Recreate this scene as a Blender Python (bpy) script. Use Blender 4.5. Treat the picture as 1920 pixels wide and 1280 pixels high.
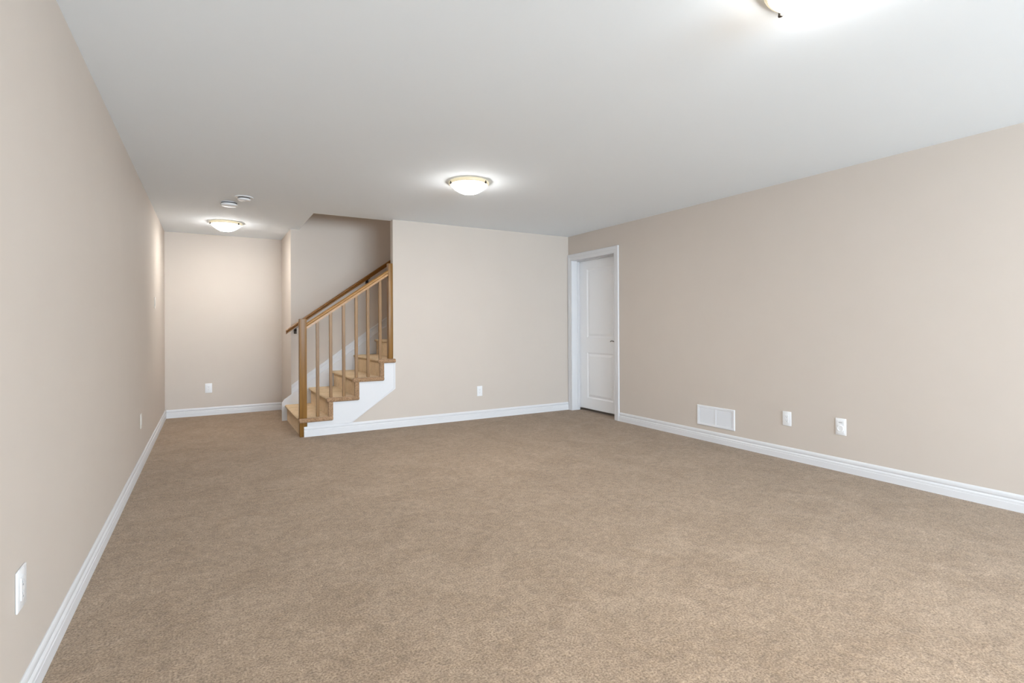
import bpy, bmesh, math
from mathutils import Vector, Matrix

for o in list(bpy.data.objects):
    bpy.data.objects.remove(o, do_unlink=True)
S = bpy.context.scene
C = S.collection

# ------------------------------------------------------------ dimensions (m)
XL, XR = -0.488, 4.272          # left / right wall faces
YB, YA = 5.804, 7.908           # stair wall face / hall end wall face
YR = -4.6                       # rear wall (behind the camera)
H = 2.368
WT = 0.089                      # partition thickness
XC, YF = 0.875, 6.964           # hall corner, stairwell far wall face
XO = 0.971                      # stair opening edge in the ceiling
XE = 1.808                      # end of the stair wall
XS = 4.75                       # stairwell end
ZS = 4.9                        # stairwell ceiling
NX, RUN, RISE = 0.800, 0.277, 0.1965

# ------------------------------------------------------------ camera
cam_d = bpy.data.cameras.new('camera')
cam = bpy.data.objects.new('camera', cam_d); C.objects.link(cam)
yaw, pitch, roll = 0.526404, 0.002134, -0.004917
s_, c_ = math.sin(yaw), math.cos(yaw)
F = Vector((s_*math.cos(pitch), c_*math.cos(pitch), math.sin(pitch)))
R = Vector((c_, -s_, 0)); U = R.cross(F)
R, U = R*math.cos(roll)+U*math.sin(roll), U*math.cos(roll)-R*math.sin(roll)
M = Matrix((R, U, -F)).transposed().to_4x4(); M.translation = Vector((0, 0, 1.15))
cam.matrix_world = M
cam_d.sensor_width = 36; cam_d.lens = 976.806/1920*36
cam_d.shift_y = -(640-608.871)/1920
cam_d.clip_start = 0.02
S.camera = cam

# ------------------------------------------------------------ view, world, added fill lights
S.view_settings.view_transform = 'Standard'
S.view_settings.look = 'None'
S.view_settings.exposure = 0.36
S.view_settings.gamma = 1.0
S.view_settings.use_curve_mapping = False
W = bpy.data.worlds.new('world'); S.world = W; W.use_nodes = True
W.node_tree.nodes['Background'].inputs[0].default_value = (0.75, 0.86, 1.0, 1)
W.node_tree.nodes['Background'].inputs[1].default_value = 0.6

def area(name, loc, rot, sx, sy, power, color):
    d = bpy.data.lights.new(name, 'AREA'); d.shape = 'RECTANGLE'
    d.size = sx; d.size_y = sy; d.energy = power; d.color = color
    o = bpy.data.objects.new(name, d); C.objects.link(o)
    o.location = loc; o.rotation_euler = rot
    return o
# rear fill added behind the camera, tilted up to brighten the ceiling
area('rear_fill', (1.9, YR-0.2, 1.25), (math.radians(135), 0, 0), 3.9, 1.8, 650, (0.74, 0.88, 1.0))
LAMP_POWER = 40.0
WARM = (1.0, 0.975, 0.94)
# unseen fill added at the top of the stairwell to brighten it
area('stairwell_fill', (3.4, 6.43, ZS-0.05), (0, 0, 0), 0.5, 0.5, 13, (1.0, 0.93, 0.86))

# ------------------------------------------------------------ materials
def mat(name, col, rough=0.6, spec=0.3, metal=0.0):
    m = bpy.data.materials.new(name); m.use_nodes = True
    b = m.node_tree.nodes['Principled BSDF']
    b.inputs['Base Color'].default_value = (*col, 1)
    b.inputs['Roughness'].default_value = rough
    b.inputs['Specular IOR Level'].default_value = spec
    b.inputs['Metallic'].default_value = metal
    return m

def noisy(name, col_a, col_b, scale, rough, bump=0.1, bscale=None, spec=0.3, dist=0.001, detail=3, stretch=(1, 1, 1)):
    m = mat(name, col_a, rough, spec); nt = m.node_tree; N = nt.nodes; L = nt.links
    b = N['Principled BSDF']
    tc = N.new('ShaderNodeTexCoord'); mp = N.new('ShaderNodeMapping'); mp.inputs['Scale'].default_value = stretch
    L.new(tc.outputs['Object'], mp.inputs['Vector'])
    n = N.new('ShaderNodeTexNoise'); n.inputs['Scale'].default_value = scale; n.inputs['Detail'].default_value = detail
    L.new(mp.outputs[0], n.inputs['Vector'])
    r = N.new('ShaderNodeValToRGB')
    r.color_ramp.elements[0].position = 0.3; r.color_ramp.elements[1].position = 0.7
    r.color_ramp.elements[0].color = (*col_a, 1); r.color_ramp.elements[1].color = (*col_b, 1)
    L.new(n.outputs['Fac'], r.inputs[0]); L.new(r.outputs[0], b.inputs['Base Color'])
    if bump:
        n2 = N.new('ShaderNodeTexNoise'); n2.inputs['Scale'].default_value = bscale or scale; n2.inputs['Detail'].default_value = 2
        L.new(mp.outputs[0], n2.inputs['Vector'])
        bp = N.new('ShaderNodeBump'); bp.inputs['Strength'].default_value = bump; bp.inputs['Distance'].default_value = dist
        L.new(n2.outputs['Fac'], bp.inputs['Height']); L.new(bp.outputs[0], b.inputs['Normal'])
    return m

WALL = noisy('beige_wall_paint', (0.590, 0.525, 0.467), (0.600, 0.535, 0.476), 3.0, 0.75, 0.06, 260, spec=0.2)
CEIL = noisy('white_ceiling_paint', (0.875, 0.925, 0.97), (0.88, 0.93, 0.975), 2.0, 0.9, 0.05, 200, spec=0.1)
TRIM = mat('white_trim_paint', (0.71, 0.71, 0.725), 0.42, 0.35)
DOORP = mat('white_door_paint', (0.90, 0.91, 0.93), 0.45, 0.35)
PLAS = mat('white_plastic', (0.82, 0.825, 0.84), 0.35, 0.4)
IVORY = mat('off_white_plastic', (0.70, 0.655, 0.60), 0.5, 0.3)
GREY = mat('grey_slot', (0.30, 0.30, 0.31), 0.6)
DARK = mat('gap_shade', (0.06, 0.06, 0.06), 0.7)  # shade inside the alarm gap, put in as colour
BRONZE = mat('dark_bronze_metal', (0.035, 0.028, 0.022), 0.35, 0.5, 0.6)
NICKEL = mat('grey_nickel', (0.09, 0.085, 0.08), 0.4, 0.5, 0.7)
GRL = mat('white_enamel_metal', (0.78, 0.79, 0.82), 0.4, 0.4)
OUT = mat('plain_outer_shell', (0.5, 0.5, 0.5), 0.9)

def wood(name, a, b_, rough=0.38, axis='Z'):
    st = {'Z': (30, 30, 1.6), 'X': (1.6, 30, 30)}[axis]
    m = noisy(name, a, b_, 1.6, rough, 0.08, 2.0, spec=0.4, detail=5, stretch=st)
    return m
OAK_V = wood('honey_oak_upright', (0.185, 0.084, 0.015), (0.270, 0.132, 0.028))
OAK_R = wood('honey_oak_rail', (0.30, 0.142, 0.036), (0.41, 0.208, 0.062), 0.3, 'X')
OAK_D = wood('dark_oak_rail', (0.17, 0.066, 0.008), (0.25, 0.105, 0.017), 0.3, 'X')

def carpet(name, a, b_, mott=0.23):
    m = mat(name, a, 0.95, 0.05); nt = m.node_tree; N = nt.nodes; L = nt.links
    b = N['Principled BSDF']
    try:
        b.inputs['Sheen Weight'].default_value = 0.15; b.inputs['Sheen Roughness'].default_value = 0.6
    except Exception: pass
    tc = N.new('ShaderNodeTexCoord')
    def noise(sc, det, rg=0.55, dis=0.0):
        n = N.new('ShaderNodeTexNoise'); n.inputs['Scale'].default_value = sc
        n.inputs['Detail'].default_value = det; n.inputs['Roughness'].default_value = rg
        n.inputs['Distortion'].default_value = dis
        L.new(tc.outputs['Object'], n.inputs['Vector']); return n
    fine = noise(125, 3, 0.75); mid = noise(26, 4, 0.6, 0.6); big = noise(3.4, 6, 0.62, 1.0)
    def ramp(n, p0, p1, ca, cb):
        r = N.new('ShaderNodeValToRGB'); e = r.color_ramp.elements
        e[0].position = p0; e[1].position = p1; e[0].color = (*ca, 1); e[1].color = (*cb, 1)
        L.new(n.outputs['Fac'], r.inputs[0]); return r
    rf = ramp(fine, 0.30, 0.70, a, b_)
    rm = ramp(mid, 0.25, 0.75, (1-mott*1.08,)*3, (1+mott*0.92,)*3)
    rb = ramp(big, 0.36, 0.66, (0.90, 0.885, 0.86), (1.08, 1.095, 1.12))
    def mul(x, y):
        k = N.new('ShaderNodeMix'); k.data_type = 'RGBA'; k.blend_type = 'MULTIPLY'
        k.inputs['Factor'].default_value = 1
        L.new(x, k.inputs['A']); L.new(y, k.inputs['B']); return k.outputs['Result']
    col = mul(mul(rf.outputs[0], rm.outputs[0]), rb.outputs[0])
    L.new(col, b.inputs['Base Color'])
    bp = N.new('ShaderNodeBump'); bp.inputs['Strength'].default_value = 0.55; bp.inputs['Distance'].default_value = 0.004
    L.new(fine.outputs['Fac'], bp.inputs['Height'])
    bp2 = N.new('ShaderNodeBump'); bp2.inputs['Strength'].default_value = 0.35; bp2.inputs['Distance'].default_value = 0.012
    L.new(mid.outputs['Fac'], bp2.inputs['Height']); L.new(bp.outputs[0], bp2.inputs['Normal'])
    L.new(bp2.outputs[0], b.inputs['Normal'])
    return m
CARPET = carpet('beige_cut_pile_carpet', (0.134, 0.086, 0.050), (0.480, 0.350, 0.240))
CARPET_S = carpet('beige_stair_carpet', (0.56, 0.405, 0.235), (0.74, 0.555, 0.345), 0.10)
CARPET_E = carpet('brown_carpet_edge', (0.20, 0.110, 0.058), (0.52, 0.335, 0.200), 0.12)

def glow(name, top, bot):
    # opal glass lit from inside by its bulbs: strength fades up towards the rim
    m = bpy.data.materials.new(name); m.use_nodes = True; nt = m.node_tree; N = nt.nodes; L = nt.links
    b = N['Principled BSDF']; b.inputs['Base Color'].default_value = (0.5, 0.46, 0.38, 1)
    b.inputs['Roughness'].default_value = 0.25
    tc = N.new('ShaderNodeTexCoord'); sp = N.new('ShaderNodeSeparateXYZ'); L.new(tc.outputs['Object'], sp.inputs[0])
    mr = N.new('ShaderNodeMapRange'); mr.inputs['From Min'].default_value = -0.020; mr.inputs['From Max'].default_value = -0.040
    mr.inputs['To Min'].default_value = top; mr.inputs['To Max'].default_value = bot
    L.new(sp.outputs['Z'], mr.inputs['Value'])
    L.new(mr.outputs[0], b.inputs['Emission Strength'])
    b.inputs['Emission Color'].default_value = (*WARM, 1)
    return m
GLASS = glow('lit_opal_glass', 0.75, LAMP_POWER)
RIMM = glow('cream_glass_rim', 0.48, 0.48)
RIMM.node_tree.nodes['Principled BSDF'].inputs['Emission Color'].default_value = (1.0, 0.86, 0.58, 1)
RIMM.node_tree.nodes['Principled BSDF'].inputs['Base Color'].default_value = (0.30, 0.27, 0.20, 1)

# ------------------------------------------------------------ mesh helpers
def bx(bm, x0, x1, y0, y1, z0, z1, bev=0.0, seg=2):
    r = bmesh.ops.create_cube(bm, size=1.0)
    vs = r['verts']
    for v in vs:
        v.co = Vector(((x0+x1)/2+v.co.x*(x1-x0), (y0+y1)/2+v.co.y*(y1-y0), (z0+z1)/2+v.co.z*(z1-z0)))
    if bev:
        es = list({e for v in vs for e in v.link_edges})
        bmesh.ops.bevel(bm, geom=es, offset=bev, segments=seg, profile=0.5, affect='EDGES')
    return bm

def prism(bm, pts, a0, a1, f):
    """extrude the 2-D outline pts between a0 and a1; f maps (u, v, a) to a point"""
    A = [bm.verts.new(f(u, v, a0)) for u, v in pts]
    B = [bm.verts.new(f(u, v, a1)) for u, v in pts]
    n = len(pts)
    bm.faces.new(A); bm.faces.new(B[::-1])
    for i in range(n):
        bm.faces.new((A[i], B[i], B[(i+1) % n], A[(i+1) % n]))
    return bm
XZ = lambda u, v, a: Vector((u, a, v))      # outline in x,z, extruded along y
YZ = lambda u, v, a: Vector((a, u, v))      # outline in y,z, extruded along x

def lathe(bm, prof, seg=48, loc=(0, 0, 0)):
    rings = []
    for r, z in prof:
        if r < 1e-6:
            rings.append([bm.verts.new((loc[0], loc[1], loc[2]+z))])
        else:
            rings.append([bm.verts.new((loc[0]+r*math.cos(2*math.pi*i/seg), loc[1]+r*math.sin(2*math.pi*i/seg), loc[2]+z)) for i in range(seg)])
    for a, b in zip(rings, rings[1:]):
        for i in range(seg):
            j = (i+1) % seg
            if len(a) == 1 and len(b) == 1: continue
            if len(a) == 1: bm.faces.new((a[0], b[i], b[j]))
            elif len(b) == 1: bm.faces.new((a[i], a[j], b[0]))
            else: bm.faces.new((a[i], a[j], b[j], b[i]))
    return bm

def tube(bm, path, r, seg=12):
    """round bar along a polyline (list of Vectors); r may be a list"""
    rs = r if isinstance(r, (list, tuple)) else [r]*len(path)
    rings = []
    for i, p in enumerate(path):
        a = path[max(i-1, 0)]; b = path[min(i+1, len(path)-1)]
        t = (b-a).normalized()
        s = t.cross(Vector((0, 0, 1)))
        if s.length < 0.1: s = t.cross(Vector((1, 0, 0)))
        s.normalize(); u = s.cross(t)
        rings.append([bm.verts.new(p+s*math.cos(2*math.pi*k/seg)*rs[i]+u*math.sin(2*math.pi*k/seg)*rs[i]) for k in range(seg)])
    for a, b in zip(rings, rings[1:]):
        for k in range(seg):
            bm.faces.new((a[k], a[(k+1) % seg], b[(k+1) % seg], b[k]))
    bm.faces.new(rings[0][::-1]); bm.faces.new(rings[-1])
    return bm

def obj(name, bm, m, parent=None, smooth=False, label=None):
    bmesh.ops.recalc_face_normals(bm, faces=bm.faces[:])
    me = bpy.data.meshes.new(name); bm.to_mesh(me); bm.free()
    if smooth:
        for p in me.polygons: p.use_smooth = True
        try: me.set_sharp_from_angle(angle=math.radians(smooth if smooth > 1 else 35))
        except Exception: pass
    me.materials.append(m)
    o = bpy.data.objects.new(name, me); C.objects.link(o)
    if parent is not None: o.parent = parent
    if label: o['label'] = label
    return o

def struct(name, bm, m, label=None, cat=None):
    o = obj(name, bm, m); o['kind'] = 'structure'
    if label: o['label'] = label
    if cat: o['category'] = cat
    return o

def thing(name, label, cat, loc=(0, 0, 0), rz=0.0, group=None):
    o = bpy.data.objects.new(name, None); C.objects.link(o)
    o.empty_display_size = 0.1
    o.location = loc; o.rotation_euler = (0, 0, rz)
    o['label'] = label; o['category'] = cat
    if group: o['group'] = group
    return o

def B(): return bmesh.new()

# ------------------------------------------------------------ floor and ceiling
struct('floor', bx(B(), XL-0.12, 5.6, YR-0.12, YA+0.12, -0.12, 0), CARPET,
       'beige cut-pile carpet covering the whole basement floor', 'carpet')
bm = B()
prism(bm, [(XL-0.12, YR-0.12), (XR+0.13, YR-0.12), (XR+0.13, YB+WT), (XO, YB+WT), (XO, YF+0.1), (XC+0.1, YF+0.1), (XC+0.1, YA+0.12), (XL-0.12, YA+0.12)],
      H, H+0.28, lambda u, v, a: Vector((u, v, a)))
struct('ceiling', bm, CEIL, 'flat white ceiling with a rectangular opening above the stairs', 'ceiling')

# ------------------------------------------------------------ walls
struct('wall_left', bx(B(), XL-0.12, XL, YR-0.12, YA+0.12, 0, H), WALL, 'long beige wall along the left side', 'wall')
struct('wall_hall_end', bx(B(), XL, XC+0.1, YA, YA+0.12, 0, H), WALL, 'beige wall at the far end of the hall recess', 'wall')
struct('wall_hall_side', bx(B(), XC, XC+0.1, YF+0.1, YA, 0, H), WALL, 'narrow beige wall between the hall recess and the stairs', 'wall')
bm = bx(B(), XC, XS, YF, YF+0.1, 0, ZS)
struct('wall_stairwell', bm, WALL, 'shaded beige wall behind the staircase, rising past the ceiling', 'wall')
struct('wall_stairwell_end', bx(B(), XS, XS+0.1, YB, YF+0.1, 0, ZS), WALL)
bm = bx(B(), XO-0.1, XO, YB, YF, H+0.28, ZS)
bx(bm, XO-0.1, XS, YB, YB+WT, H+0.28, ZS)
struct('wall_stairwell_upper', bm, WALL)
struct('ceiling_stairwell', bx(B(), XO-0.1, XS+0.1, YB, YF+0.1, ZS, ZS+0.1), CEIL)

def tread_top(k): return RISE*(k+1)-0.0015
def tread_bot(k): return tread_top(k)-0.042
def nose(k): return NX+RUN*k

pts = [(0.890, 0)]
pts.append((0.890, tread_bot(0)))
for k in range(1, 4):
    pts.append((nose(k)+0.06, tread_bot(k-1))); pts.append((nose(k)+0.06, tread_bot(k)))
pts += [(XE, tread_bot(3)), (XE, H), (XR, H), (XR, 0)]
struct('wall_back', prism(B(), pts, YB, YB+WT, XZ), WALL, 'beige far wall between the staircase and the white door', 'wall')
# wall behind the closed side of the stairs, to the stairwell end
struct('wall_back_extension', bx(B(), XR, XS, YB, YB+WT, 0, ZS), WALL)

# right wall with the door opening
DY0, DY1, DZ = 4.857, 5.722, 2.040
bm = prism(B(), [(YR, 0), (DY0-0.0, 0), (DY0, DZ), (DY1, DZ), (DY1, 0), (YB, 0), (YB, H), (YR, H)], XR, XR+0.128, YZ)
struct('wall_right', bm, WALL, 'long beige wall on the right side with the door in it', 'wall')
# unseen box added behind the door to stop light leaking under it
bm = B()
bx(bm, 5.4, 5.5, 4.4, YB, 0, H); bx(bm, XR+0.128, 5.4, 4.4, 4.5, 0, H); bx(bm, XR+0.128, 5.5, 4.4, YB, H, H+0.1)
struct('wall_light_block', bm, WALL)
# rear wall with an unseen opening added for the fill
bm = B()
bx(bm, XL, XR, YR-0.12, YR, 0, 0.35); bx(bm, XL, XR, YR-0.12, YR, 2.15, H)
bx(bm, XL, -0.05, YR-0.12, YR, 0.35, 2.15); bx(bm, 3.85, XR, YR-0.12, YR, 0.35, 2.15)
struct('wall_rear', bm, WALL)
bm = B()
for x in (-0.05, 1.22, 2.52, 3.79): bx(bm, x, x+0.06, YR-0.09, YR-0.03, 0.35, 2.15)
bx(bm, -0.05, 3.85, YR-0.09, YR-0.03, 0.35, 0.41); bx(bm, -0.05, 3.85, YR-0.09, YR-0.03, 2.09, 2.15)
struct('added_window_1', bm, TRIM)  # unseen window frame, added around the fill opening

# ------------------------------------------------------------ baseboards
BH = 0.106
def base_prof(t=0.0138):
    # (distance from wall, height)
    return [(0.0005, 0), (t, 0), (t, 0.046), (t-0.002, 0.048), (t-0.002, 0.061), (t-0.0045, 0.065), (t-0.0085, 0.069),
            (t-0.0090, 0.073), (t-0.0050, 0.077), (t-0.0040, 0.084), (t-0.0045, 0.094), (t-0.0070, 0.101), (t-0.0100, BH), (0.0005, BH)]
def base_run(name, axis, wall, sign, a0, a1, label=None):
    """axis 'x': runs along x on a wall at y=wall; sign = direction into the room"""
    bm = B()
    if axis == 'x': f = lambda u, v, a: Vector((a, wall+sign*u, v))
    else: f = lambda u, v, a: Vector((wall+sign*u, a, v))
    prism(bm, base_prof(), a0, a1, f)
    return struct(name, bm, TRIM, label, 'baseboard' if label else None)
base_run('baseboard_left', 'y', XL, 1, YR, YA, 'long white baseboard along the left wall')
base_run('baseboard_right', 'y', XR, -1, YR, 4.778, 'long white baseboard along the right wall')
base_run('baseboard_back', 'x', YB, -1, 0.852, XR-0.0145, 'white baseboard under the stairs and along the far wall')
base_run('baseboard_hall_end', 'x', YA, -1, XL+0.0145, XC-0.0145, 'white baseboard at the end of the hall recess')
base_run('baseboard_hall_side', 'y', XC, -1, YF-0.005, YA, 'short white baseboard on the side of the hall recess')

# ------------------------------------------------------------ door
dr = bpy.data.objects.new('door_1', None); C.objects.link(dr); dr.location = (XR, (DY0+DY1)/2, 0)
dr['kind'] = 'structure'; dr['label'] = 'white two-panel interior door in a white casing near the far corner'; dr['category'] = 'door'
dx, dy = XR, (DY0+DY1)/2
def dobj(name, bm, m, parent=dr, **k):
    for v in bm.verts: v.co -= Vector((dx, dy, 0))
    return obj(name, bm, m, parent, **k)
# casing: stepped profile, three runs
def casing_profile(w):
    return [(0, 0.001), (0, 0.010), (0.006, 0.013), (0.030, 0.013), (0.036, 0.016), (w-0.006, 0.018), (w, 0.014), (w, 0.001)]
cw = 0.078
bm = B()
P_ = casing_profile(cw)
prism(bm, [(DY0-u, d) for u, d in P_], 0, DZ+cw, lambda u, v, a: Vector((XR-v, u, a)))
prism(bm, [(DY1+u, d) for u, d in P_], 0, DZ+cw, lambda u, v, a: Vector((XR-v, u, a)))
prism(bm, [(DZ+u, d*0.97) for u, d in P_], DY0-cw+0.002, DY1+cw-0.002, lambda u, v, a: Vector((XR-v, a, u)))
dobj('casing', bm, TRIM)
bm = B()
bx(bm, XR-0.009, XR+0.128, DY0, DY0+0.006, 0, DZ); bx(bm, XR-0.009, XR+0.128, DY1-0.006, DY1, 0, DZ)
bx(bm, XR-0.009, XR+0.128, DY0, DY1, DZ-0.008, DZ)
# stops
bx(bm, XR+0.085, XR+0.122, DY0+0.006, DY0+0.014, 0, DZ-0.006, 0.002); bx(bm, XR+0.085, XR+0.122, DY1-0.012, DY1-0.006, 0, DZ-0.006, 0.002)
bx(bm, XR+0.085, XR+0.122, DY0+0.006, DY1-0.006, DZ-0.020, DZ-0.008, 0.002)
dobj('jamb', bm, TRIM)
# leaf with two moulded panels
LX = XR+0.128
def leaf():
    bm = B()
    y0, y1, z0, z1 = DY0-0.01, DY1+0.01, 0.036, DZ+0.01
    px0, px1 = 5.040, 5.560
    ys = [y0, px0, px1, y1]; zs = [z0, 0.180, 0.790, 0.990, 1.910, z1]
    V = {}
    for i, y in enumerate(ys):
        for j, z in enumerate(zs):
            V[i, j] = bm.verts.new((LX, y, z))
    for i in range(3):
        for j in range(5):
            if i == 1 and j in (1, 3):
                a, b, c, d = ys[i], ys[i+1], zs[j], zs[j+1]
                ring = [V[i, j], V[i+1, j], V[i+1, j+1], V[i, j+1]]
                for ins, dep in ((0.006, 0.004), (0.016, 0.010), (0.024, 0.010), (0.046, 0.003), (0.052, 0.002)):
                    nr = [bm.verts.new((LX+dep, yy, zz)) for yy, zz in ((a+ins, c+ins), (b-ins, c+ins), (b-ins, d-ins), (a+ins, d-ins))]
                    for k in range(4): bm.faces.new((ring[k], ring[(k+1) % 4], nr[(k+1) % 4], nr[k]))
                    ring = nr
                bm.faces.new(ring)
            else:
                bm.faces.new((V[i, j], V[i+1, j], V[i+1, j+1], V[i, j+1]))
    # sides and back
    q = [(y0, z0), (y1, z0), (y1, z1), (y0, z1)]
    bx(bm, LX+0.012, LX+0.036, y0, y1, z0, z1)
    for (a, b), (c, d) in zip(q, q[1:]+q[:1]):
        bm.faces.new([bm.verts.new(p) for p in ((LX, a, b), (LX, c, d), (LX+0.014, c, d), (LX+0.014, a, b))])
    return bm
lf = dobj('door_leaf', leaf(), DOORP)
hy, hz = 4.922, 0.945
bm = B()
prof = [(0.0, 0), (0.026, 0), (0.026, 0.006), (0.022, 0.010), (0.010, 0.012), (0.010, 0.035), (0.0, 0.036)]
lathe(bm, prof, 24)
for v in bm.verts: v.co = Vector((LX-v.co.z, hy+v.co.x, hz+v.co.y))
path = [Vector((LX-0.042, hy, hz)), Vector((LX-0.046, hy+0.02, hz+0.001)), Vector((LX-0.048, hy+0.05, hz+0.007)),
        Vector((LX-0.048, hy+0.08, hz+0.012)), Vector((LX-0.048, hy+0.10, hz+0.010)), Vector((LX-0.047, hy+0.115, hz+0.002))]
tube(bm, path, [0.008, 0.008, 0.0065, 0.006, 0.0055, 0.005])
tube(bm, [Vector((LX-0.03, hy, hz)), Vector((LX-0.05, hy, hz))], 0.009)
h_ = dobj('lever_handle', bm, NICKEL, lf, smooth=35)
h_['label'] = 'dark metal lever handle'
for z in (0.25, 1.05, 1.85):
    dobj('hinge', tube(B(), [Vector((LX-0.004, DY1-0.004, z-0.04)), Vector((LX-0.004, DY1-0.004, z+0.04))], 0.004, 8), TRIM)

# ------------------------------------------------------------ staircase
YN = 5.768                      # near face of the wrapped carpet
YW = YB+WT                      # inner face of the stair wall
YFF = YF-0.020                  # face of the skirt board
st = thing('staircase', 'carpeted staircase with white side stringer climbing behind the far wall', 'stairs', (NX, YB, 0))
so = Vector((NX, YB, 0))
def sobj(name, bm, m, **k):
    for v in bm.verts: v.co -= so
    return obj(name, bm, m, st, **k)
def nosed(x0, x1, z0, z1):
    r = (z1-z0)/2; zc = (z0+z1)/2; pts = []
    for i in range(9):
        a = math.pi/2+math.pi*i/8
        pts.append((x0+r+r*math.cos(a), zc+r*math.sin(a)))
    return pts+[(x1, z0), (x1, z1)]
def rounded_strip(bm, x0, x1, yn, yw, z0, z1):
    """tread edge wrapped over the stringer: rounded at the near side and both ends"""
    bx(bm, x0, x1, yn, yw, z0, z1, 0.0165, 4)
NSTEP = 13
for k in range(NSTEP):
    z1 = tread_top(k); z0 = z1-0.030; zb = tread_bot(k)
    bm = B(); x0 = nose(k); x1 = nose(k+1)+0.066; wrap = None
    if k == 0:
        prism(bm, nosed(x0, x1, z0, z1), 5.8775, YFF, XZ)
        prism(bm, [(0.8845, z0), (0.8845, z1), (x1, z1), (x1, z0)], 5.79, 5.8775, XZ)
        wrap = (x0-0.002, x1+0.002, YN, 5.803, zb-0.002, z1+0.0015)
    elif k < 3:
        prism(bm, nosed(x0, x1, z0, z1), 5.790, YFF, XZ)
        wrap = (x0-0.004, x1+0.002, YN, 5.813, zb-0.003, z1+0.0015)
    elif k == 3:
        prism(bm, nosed(x0, XE-0.001, z0, z1), 5.790, YW+0.002, XZ)
        prism(bm, nosed(x0, x1, z0, z1), YW+0.001, YFF, XZ)
        wrap = (x0-0.004, 1.833, YN, YB-0.0005, zb-0.003, z1+0.0015)
    else:
        prism(bm, nosed(x0, x1, z0, z1), YW+0.001, YFF, XZ)
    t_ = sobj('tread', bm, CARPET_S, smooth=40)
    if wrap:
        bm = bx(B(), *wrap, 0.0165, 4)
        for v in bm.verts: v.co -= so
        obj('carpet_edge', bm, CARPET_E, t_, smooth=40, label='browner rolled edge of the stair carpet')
for k in range(NSTEP):
    bm = B(); x0 = nose(k)+0.026; x1 = nose(k)+0.064
    z0 = 0.0 if k == 0 else tread_top(k-1)-0.004; z1 = tread_top(k)-0.026
    yn = 5.8775 if k == 0 else (5.805 if k < 4 else YW+0.001)
    bx(bm, x0, x1, yn, YFF, z0, z1)
    r_ = sobj('riser', bm, CARPET_S, smooth=40)
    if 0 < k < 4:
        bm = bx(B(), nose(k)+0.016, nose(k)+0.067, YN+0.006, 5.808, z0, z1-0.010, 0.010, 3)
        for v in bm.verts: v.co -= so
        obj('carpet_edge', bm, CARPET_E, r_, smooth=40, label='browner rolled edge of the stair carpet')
# open stringer on the room side
pts = [(0.884, BH+0.001), (0.884, tread_bot(0)-0.001)]
for k in range(1, 4):
    pts.append((nose(k)+0.067, tread_bot(k-1)-0.001)); pts.append((nose(k)+0.067, tread_bot(k)-0.001))
pts += [(1.828, tread_bot(3)-0.001), (1.828, 0.445), (1.342, BH+0.001)]
sobj('stringer', prism(B(), pts, 5.7945, YB-0.0005, XZ), TRIM, label='white painted side board under the treads')
def edge_bead(bm, p, q, w, y0, y1):
    d = Vector((q[0]-p[0], q[1]-p[1])).normalized(); n = Vector((-d.y, d.x))*w
    prism(bm, [(p[0], p[1]), (q[0], q[1]), (q[0]+n.x, q[1]+n.y), (p[0]+n.x, p[1]+n.y)], y0, y1, XZ)
bm = B()
e0 = Vector((1.342, BH+0.001)); e1 = Vector((1.828, 0.445)); d_ = (e1-e0).normalized(); w_ = 0.015
n_ = Vector((-d_.y, d_.x))*w_
tx = lambda z: e0.x+n_.x+(z-e0.y-n_.y)/d_.y*d_.x          # inner diagonal edge at height z
zx = e0.y+n_.y+(1.828-w_-e0.x-n_.x)/d_.x*d_.y              # its height at the inner corner
prism(bm, [(e0.x, e0.y), (e1.x, e1.y), (1.828, tread_bot(3)-0.001), (1.828-w_, tread_bot(3)-0.001), (1.828-w_, zx), (tx(e0.y), e0.y)], 5.7895, 5.7945, XZ)
sobj('edge_moulding', bm, TRIM)
# skirt board on the far wall
sl = 0.7045
zl = lambda x: 0.306+sl*(x-0.869)
zu = lambda x: 0.424+sl*(x-0.869)
xe = 4.4
bm = prism(B(), [(0.768, 0), (0.768, zl(0.768)-0.012), (0.785, zl(0.785)), (xe, zl(xe)), (xe, zl(xe)-0.45), (1.05, 0)], YFF, YF-0.0005, XZ)
sobj('skirt_board', bm, TRIM, label='white skirt board against the wall')
bm = B()
def band(z_a, z_b, th, x0=XC+0.003):
    prism(bm, [(x0, zl(x0)+z_a), (xe, zl(xe)+z_a), (xe, zl(xe)+z_b), (x0, zl(x0)+z_b)], YF-th, YF-0.0005, XZ)
prism(bm, [(0.785, zl(0.785)-0.005), (XC+0.003, zl(XC+0.003)-0.005), (XC+0.003, zl(XC+0.003)+0.010), (0.785, zl(0.785)+0.010)], YF-0.030, YFF+0.0005, XZ)
band(-0.004, 0.010, 0.030); band(0.010, 0.072, 0.012); band(0.072, 0.078, 0.018); band(0.078, 0.104, 0.008); band(0.104, 0.119, 0.020)
sobj('skirt_moulding', bm, TRIM)

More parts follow.
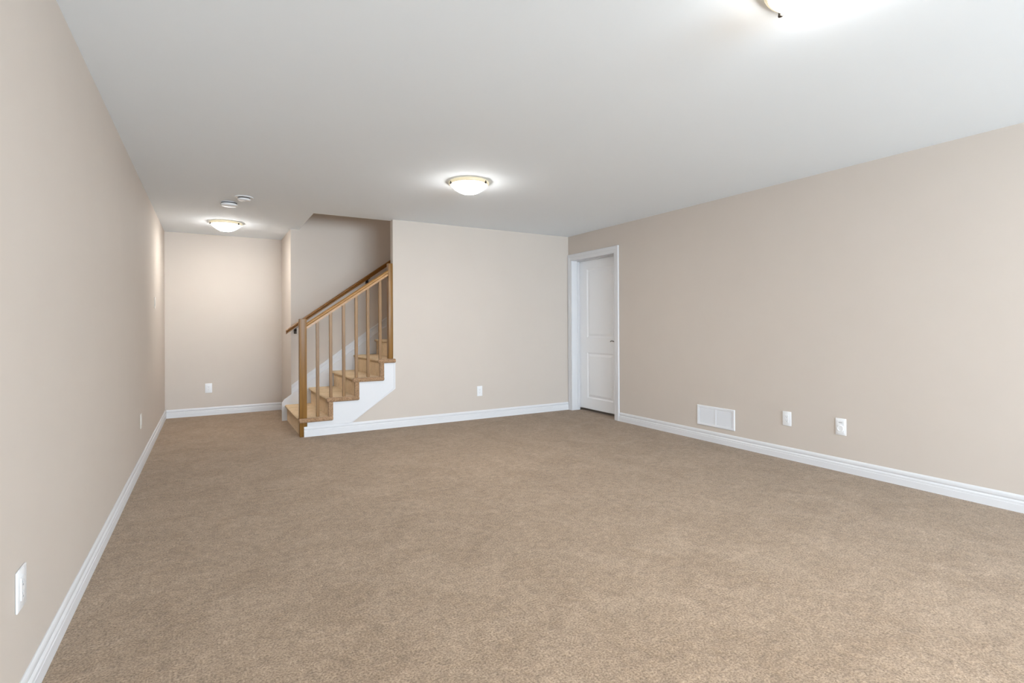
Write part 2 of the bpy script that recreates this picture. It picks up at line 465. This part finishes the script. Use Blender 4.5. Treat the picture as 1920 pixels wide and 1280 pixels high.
# ------------------------------------------------------------ balustrade
bl = thing('balustrade', 'honey oak stair balustrade with square newel post and six slim balusters', 'railing', (0.8475, 5.84, 0))
bo = Vector((0.8475, 5.84, 0))
def bobj(name, bm, m, **k):
    for v in bm.verts: v.co -= bo
    return obj(name, bm, m, bl, **k)
YC = 5.840
def post(x0, x1, y0, y1, z0, z1, ch=0.010):
    bm = B()
    bx(bm, x0, x1, y0, y1, z0, z1, 0.003, 2)
    for v in bm.verts:
        if v.co.z > z1-0.002:
            v.co.x += (-1 if v.co.x > (x0+x1)/2 else 1)*ch*0.5
            v.co.y += (-1 if v.co.y > (y0+y1)/2 else 1)*ch*0.5
    return bm
bobj('newel_post', post(0.8115, 0.8835, 5.8045, 5.8765, 0.0, 1.236), OAK_V, smooth=35, label='full height square newel post at the bottom step')
bobj('newel_post', post(1.757, 1.8075, 5.8045, 5.8765, tread_top(3)+0.0005, 1.868, 0.0), OAK_V, smooth=35, label='half newel post against the wall end')
# handrail, moulded section
hs = 0.688
ztop = lambda x: 1.192+hs*(x-0.883)
def rail(name, yc, x0, x1, ztopf, m, w, h, fn, **k):
    n = 10; prof = []
    # profile (y offset, drop from the top)
    prof = [(-w*0.30, 0.002), (0, 0), (w*0.30, 0.002), (w*0.46, h*0.16), (w*0.5, h*0.34), (w*0.44, h*0.52), (w*0.36, h*0.60), (w*0.38, h), (-w*0.38, h), (-w*0.36, h*0.60), (-w*0.44, h*0.52), (-w*0.5, h*0.34), (-w*0.46, h*0.16)]
    bm = B()
    A = [bm.verts.new((x0, yc+u, ztopf(x0)-v)) for u, v in prof]
    Bv = [bm.verts.new((x1, yc+u, ztopf(x1)-v)) for u, v in prof]
    bm.faces.new(A); bm.faces.new(Bv[::-1])
    for i in range(len(prof)): bm.faces.new((A[i], A[(i+1) % len(prof)], Bv[(i+1) % len(prof)], Bv[i]))
    return fn(name, bm, m, smooth=50, **k)
rail('handrail', YC, 0.8835, 1.757, ztop, OAK_R, 0.060, 0.066, bobj)
bxs = [0.996, 1.131, 1.267, 1.403, 1.531, 1.668]
for x in bxs:
    k = int((x-NX)//RUN); w = 0.0152
    bm = bx(B(), x-w, x+w, YC-w, YC+w, tread_top(k)+0.0005, ztop(x)-0.060, 0.0015, 1)
    for v in bm.verts:
        if v.co.z > ztop(x)-0.08: v.co.z += hs*(v.co.x-x)
    bobj('baluster', bm, OAK_V)

# ------------------------------------------------------------ wall handrail
wr = thing('wall_handrail', 'darker oak handrail on bronze brackets fixed to the wall behind the stairs', 'handrail', (0.81, YF, 1.1))
wo = Vector((0.81, YF, 1.1))
def wobj(name, bm, m, **k):
    for v in bm.verts: v.co -= wo
    return obj(name, bm, m, wr, **k)
wz = lambda x: 1.118+0.7145*(x-0.81)
yr = YF-0.062
rail('rail', yr, 0.81, 4.0, wz, OAK_D, 0.050, 0.059, wobj)
for x in (0.925, 1.812, 3.2):
    zb = wz(x)-0.059
    bm = B()
    bx(bm, x-0.016, x+0.016, YF-0.006, YF-0.0005, zb-0.075, zb-0.015, 0.003, 2)
    tube(bm, [Vector((x, YF-0.004, zb-0.050)), Vector((x, YF-0.035, zb-0.052)), Vector((x, yr+0.004, zb-0.040)), Vector((x, yr, zb-0.020)), Vector((x, yr, zb-0.002))],
         [0.010, 0.009, 0.009, 0.009, 0.010], 12)
    b0 = bx(bm, x-0.028, x+0.028, yr-0.014, yr+0.014, zb-0.009, zb-0.001, 0.002, 1)
    for v in bm.verts:
        if v.co.z > zb-0.0095 and abs(v.co.y-yr) < 0.0145: v.co.z += 0.7145*(v.co.x-x)
    wobj('bracket', bm, BRONZE, smooth=35)

# ------------------------------------------------------------ flush ceiling lights
def ceiling_light(x, y, label, clip0, watts):
    t = thing('ceiling_light', label, 'ceiling light', (x, y, H-0.0005), 0, 'flush dome ceiling lights')
    obj('ceiling_pan', lathe(B(), [(0.0, 0), (0.150, 0), (0.152, -0.004), (0.146, -0.014), (0, -0.014)], 56), PLAS, t, smooth=35)
    RO = 0.168
    # thick cream rim
    obj('glass_rim', lathe(B(), [(0.150, -0.0006), (0.161, -0.0006), (RO-0.002, -0.004), (RO, -0.010), (RO+0.001, -0.018), (RO-0.003, -0.024), (RO-0.010, -0.028), (0.150, -0.026)], 64), RIMM, t, smooth=50)
    pr = []
    Rr, dep = RO-0.009, 0.077
    for i in range(15):
        a = math.pi/2*i/14
        r = Rr*(1-i/14)
        pr.append((r, -0.024-dep*(1-(1-i/14)**2.3)))
    obj('glass_bowl', lathe(B(), pr, 64), GLASS, t, smooth=60)
    # the bulbs' downward light, leaving through the bottom of the bowl
    ld = bpy.data.lights.new('bulb_light', 'AREA'); ld.shape = 'DISK'; ld.size = 0.10
    ld.energy = watts; ld.color = WARM
    lo = bpy.data.objects.new('bulb_light', ld); C.objects.link(lo); lo.parent = t; lo.location = (0, 0, -0.1035)
    for j in range(3):
        a = clip0+j*2*math.pi/3
        bm = B()
        bx(bm, -0.006, 0.006, -0.0075, 0.0075, -0.036, -0.012, 0.002, 2)
        lathe(bm, [(0, -0.002), (0.006, -0.001), (0.0075, 0.004), (0.005, 0.009), (0, 0.010)], 14, (0.004, 0, -0.034))
        rad = RO+0.0005
        for v in bm.verts:
            p = v.co.copy(); p.x += rad-0.003
            v.co = Vector((p.x*math.cos(a)-p.y*math.sin(a), p.x*math.sin(a)+p.y*math.cos(a), p.z))
        obj('clip', bm, BRONZE, t, smooth=40)
    return t
def clip_ang(x, y, off):
    # bearing of the side towards the viewer, turned by off
    return math.atan2(-y, -x)+off
ceiling_light(1.903, 3.985, 'lit dome ceiling light in the middle of the room ceiling', clip_ang(1.9, 3.98, math.radians(55)), 10)
ceiling_light(0.172, 6.905, 'lit dome ceiling light over the hall recess at the left', clip_ang(.172, 6.9, math.radians(50)), 5)
ceiling_light(1.860, 1.045, 'lit dome ceiling light cut off by the top edge of the photo', clip_ang(1.87, 1.08, math.radians(-134)), 8)
ceiling_light(1.900, -1.85, 'lit dome ceiling light behind the viewer', 0.3, 8)

# ------------------------------------------------------------ smoke alarms
def alarm(x, y, label, rb, rc, drop):
    t = thing('smoke_alarm', label, 'smoke alarm', (x, y, H-0.0005), 0, 'round alarms on the ceiling')
    obj('base_plate', lathe(B(), [(0, 0), (rb, 0), (rb, -0.004), (rb-0.004, -0.007), (0, -0.007)], 40), PLAS, t, smooth=35)
    obj('shadow_gap', lathe(B(), [(0, -0.006), (rc-0.005, -0.006), (rc-0.005, -0.018), (0, -0.018)], 40), DARK, t, smooth=35)  # dark core stands in for the shade between base and cover
    obj('cover', lathe(B(), [(0, -0.016), (rc-0.002, -0.016), (rc, -0.018), (rc-0.002, -drop+0.009), (rc-0.010, -drop+0.001), (0.02, -drop-0.002), (0, -drop-0.002)], 40), PLAS, t, smooth=30)
    obj('test_button', lathe(B(), [(0, -drop-0.001), (0.012, -drop-0.001), (0.012, -drop-0.004), (0, -drop-0.005)], 20), PLAS, t, smooth=30)
alarm(0.172, 5.775, 'round white smoke alarm nearer the hall light, left of two', 0.068, 0.074, 0.036)
alarm(0.285, 5.475, 'round white alarm with wider base plate, right of the two', 0.080, 0.058, 0.032)

# ------------------------------------------------------------ wall plates
def wall_item(name, label, cat, x, y, z, side, group=None):
    rz = {'back': 0, 'left': math.pi/2, 'right': -math.pi/2}[side]
    return thing(name, label, cat, (x, y, z), rz, group)
def plate(t, w=0.074, h=0.120, m=PLAS):
    return obj('cover_plate', bx(B(), -w/2, w/2, -0.0065, -0.0005, -h/2, h/2, 0.0025, 2), m, t, smooth=35)
def decora_outlet(t, w=0.074, h=0.120, m=PLAS):
    plate(t, w, h, m)
    r = obj('receptacle', bx(B(), -0.017, 0.017, -0.0085, -0.006, -0.033, 0.033, 0.001, 1), m, t)
    bm = B()
    for z in (-0.017, 0.017):
        bx(bm, -0.0075, -0.0055, -0.0090, -0.0083, z-0.001, z+0.007); bx(bm, 0.0045, 0.0065, -0.0090, -0.0083, z, z+0.007)
        bx(bm, -0.0025, 0.0025, -0.0090, -0.0083, z-0.010, z-0.005)
    obj('socket_slots', bm, GREY if m is PLAS else m, r)
def toggle(t, m):
    plate(t, 0.074, 0.118, m)
    obj('rocker', bx(B(), -0.0165, 0.0165, -0.0105, -0.006, -0.033, 0.033, 0.002, 1), m, t)
t = wall_item('wall_outlet', 'small white outlet on the far wall between the stairs and door', 'outlet', 2.902, YB, 0.345, 'back', 'wall outlets'); decora_outlet(t, 0.072, 0.124)
t = wall_item('wall_outlet', 'small white outlet low on the end wall of the hall recess', 'outlet', -0.010, YA, 0.356, 'back', 'wall outlets'); decora_outlet(t, 0.080, 0.124)
t = wall_item('wall_outlet', 'white outlet on the right wall, between the vent grille and the disc plate', 'outlet', XR, 2.674, 0.347, 'right', 'wall outlets'); decora_outlet(t, 0.076, 0.122)
t = wall_item('wall_outlet', 'white outlet low on the left wall, nearest to the viewer', 'outlet', XL, 2.068, 0.382, 'left', 'wall outlets'); decora_outlet(t, 0.086, 0.120)
t = wall_item('wall_outlet', 'faint off-white outlet plate low on the left wall, farther along', 'outlet', XL, 5.21, 0.388, 'left', 'wall outlets'); decora_outlet(t, 0.076, 0.120, IVORY)
t = wall_item('light_switch', 'faint off-white switch at shoulder height on the left wall', 'light switch', XL, 6.50, 1.405, 'left'); toggle(t, IVORY)
# plate with a round disc under a dark slot
t = wall_item('control_plate', 'white wall plate with round disc under a dark slot, rightmost on right wall', 'wall plate', XR, 2.234, 0.350, 'right')
plate(t, 0.080, 0.130)
obj('raised_panel', bx(B(), -0.027, 0.027, -0.0090, -0.006, -0.050, 0.050, 0.0015, 1), PLAS, t)
obj('slot', bx(B(), -0.014, 0.014, -0.0098, -0.0088, 0.030, 0.0355, 0.0), GREY, t, label='dark horizontal slot')
bm = lathe(B(), [(0, 0.0), (0.026, 0.0), (0.026, 0.004), (0.0235, 0.007), (0.020, 0.0075), (0.018, 0.006), (0, 0.006)], 36)
for v in bm.verts: v.co = Vector((v.co.x, -0.0088-v.co.z, v.co.y-0.012))
obj('round_disc', bm, PLAS, t, smooth=30)

# ------------------------------------------------------------ return air grille
t = wall_item('vent_grille', 'white rectangular air vent grille low on the right wall', 'vent', XR, 3.403, 0.250, 'right')
gw, gh, b = 0.434, 0.197, 0.024
bm = B()
def rect_ring(bm, steps, cx, hw, hh):
    """steps: (inset from the outer edge, y); closed moulded picture-frame ring"""
    rs = [[bm.verts.new((cx+sx*(hw-i), y, sz*(hh-i))) for sx, sz in ((-1, -1), (1, -1), (1, 1), (-1, 1))] for i, y in steps]
    for a, c in zip(rs, rs[1:]):
        for k in range(4): bm.faces.new((a[k], a[(k+1) % 4], c[(k+1) % 4], c[k]))
rect_ring(bm, [(0, -0.0005), (0, -0.006), (0.003, -0.0085), (b-0.003, -0.0085), (b, -0.0065), (b, -0.0005)], 0, gw/2, gh/2)
bx(bm, -0.007, 0.007, -0.0075, -0.0008, -gh/2+b-0.001, gh/2-b+0.001)
obj('frame', bm, GRL, t, smooth=35)
for sx in (-1, 1):
    bm = B()
    xa, xb = sorted((sx*0.005, sx*(gw/2-b+0.001)))
    n = 17; z0 = -gh/2+b; dz = (gh-2*b)/n
    for i in range(n):
        z = z0+dz*i
        # tilted blade
        prism(bm, [(-0.0065, z), (-0.0055, z+0.0012), (-0.0012, z+dz*0.92+0.001), (-0.0022, z+dz*0.92)], xa, xb, lambda u, v, a: Vector((a, u, v)))
    obj('louvre_panel', bm, GRL, t)
obj('backing', bx(B(), -gw/2+0.02, gw/2-0.02, -0.0010, -0.0004, -gh/2+0.02, gh/2-0.02), GREY, t)
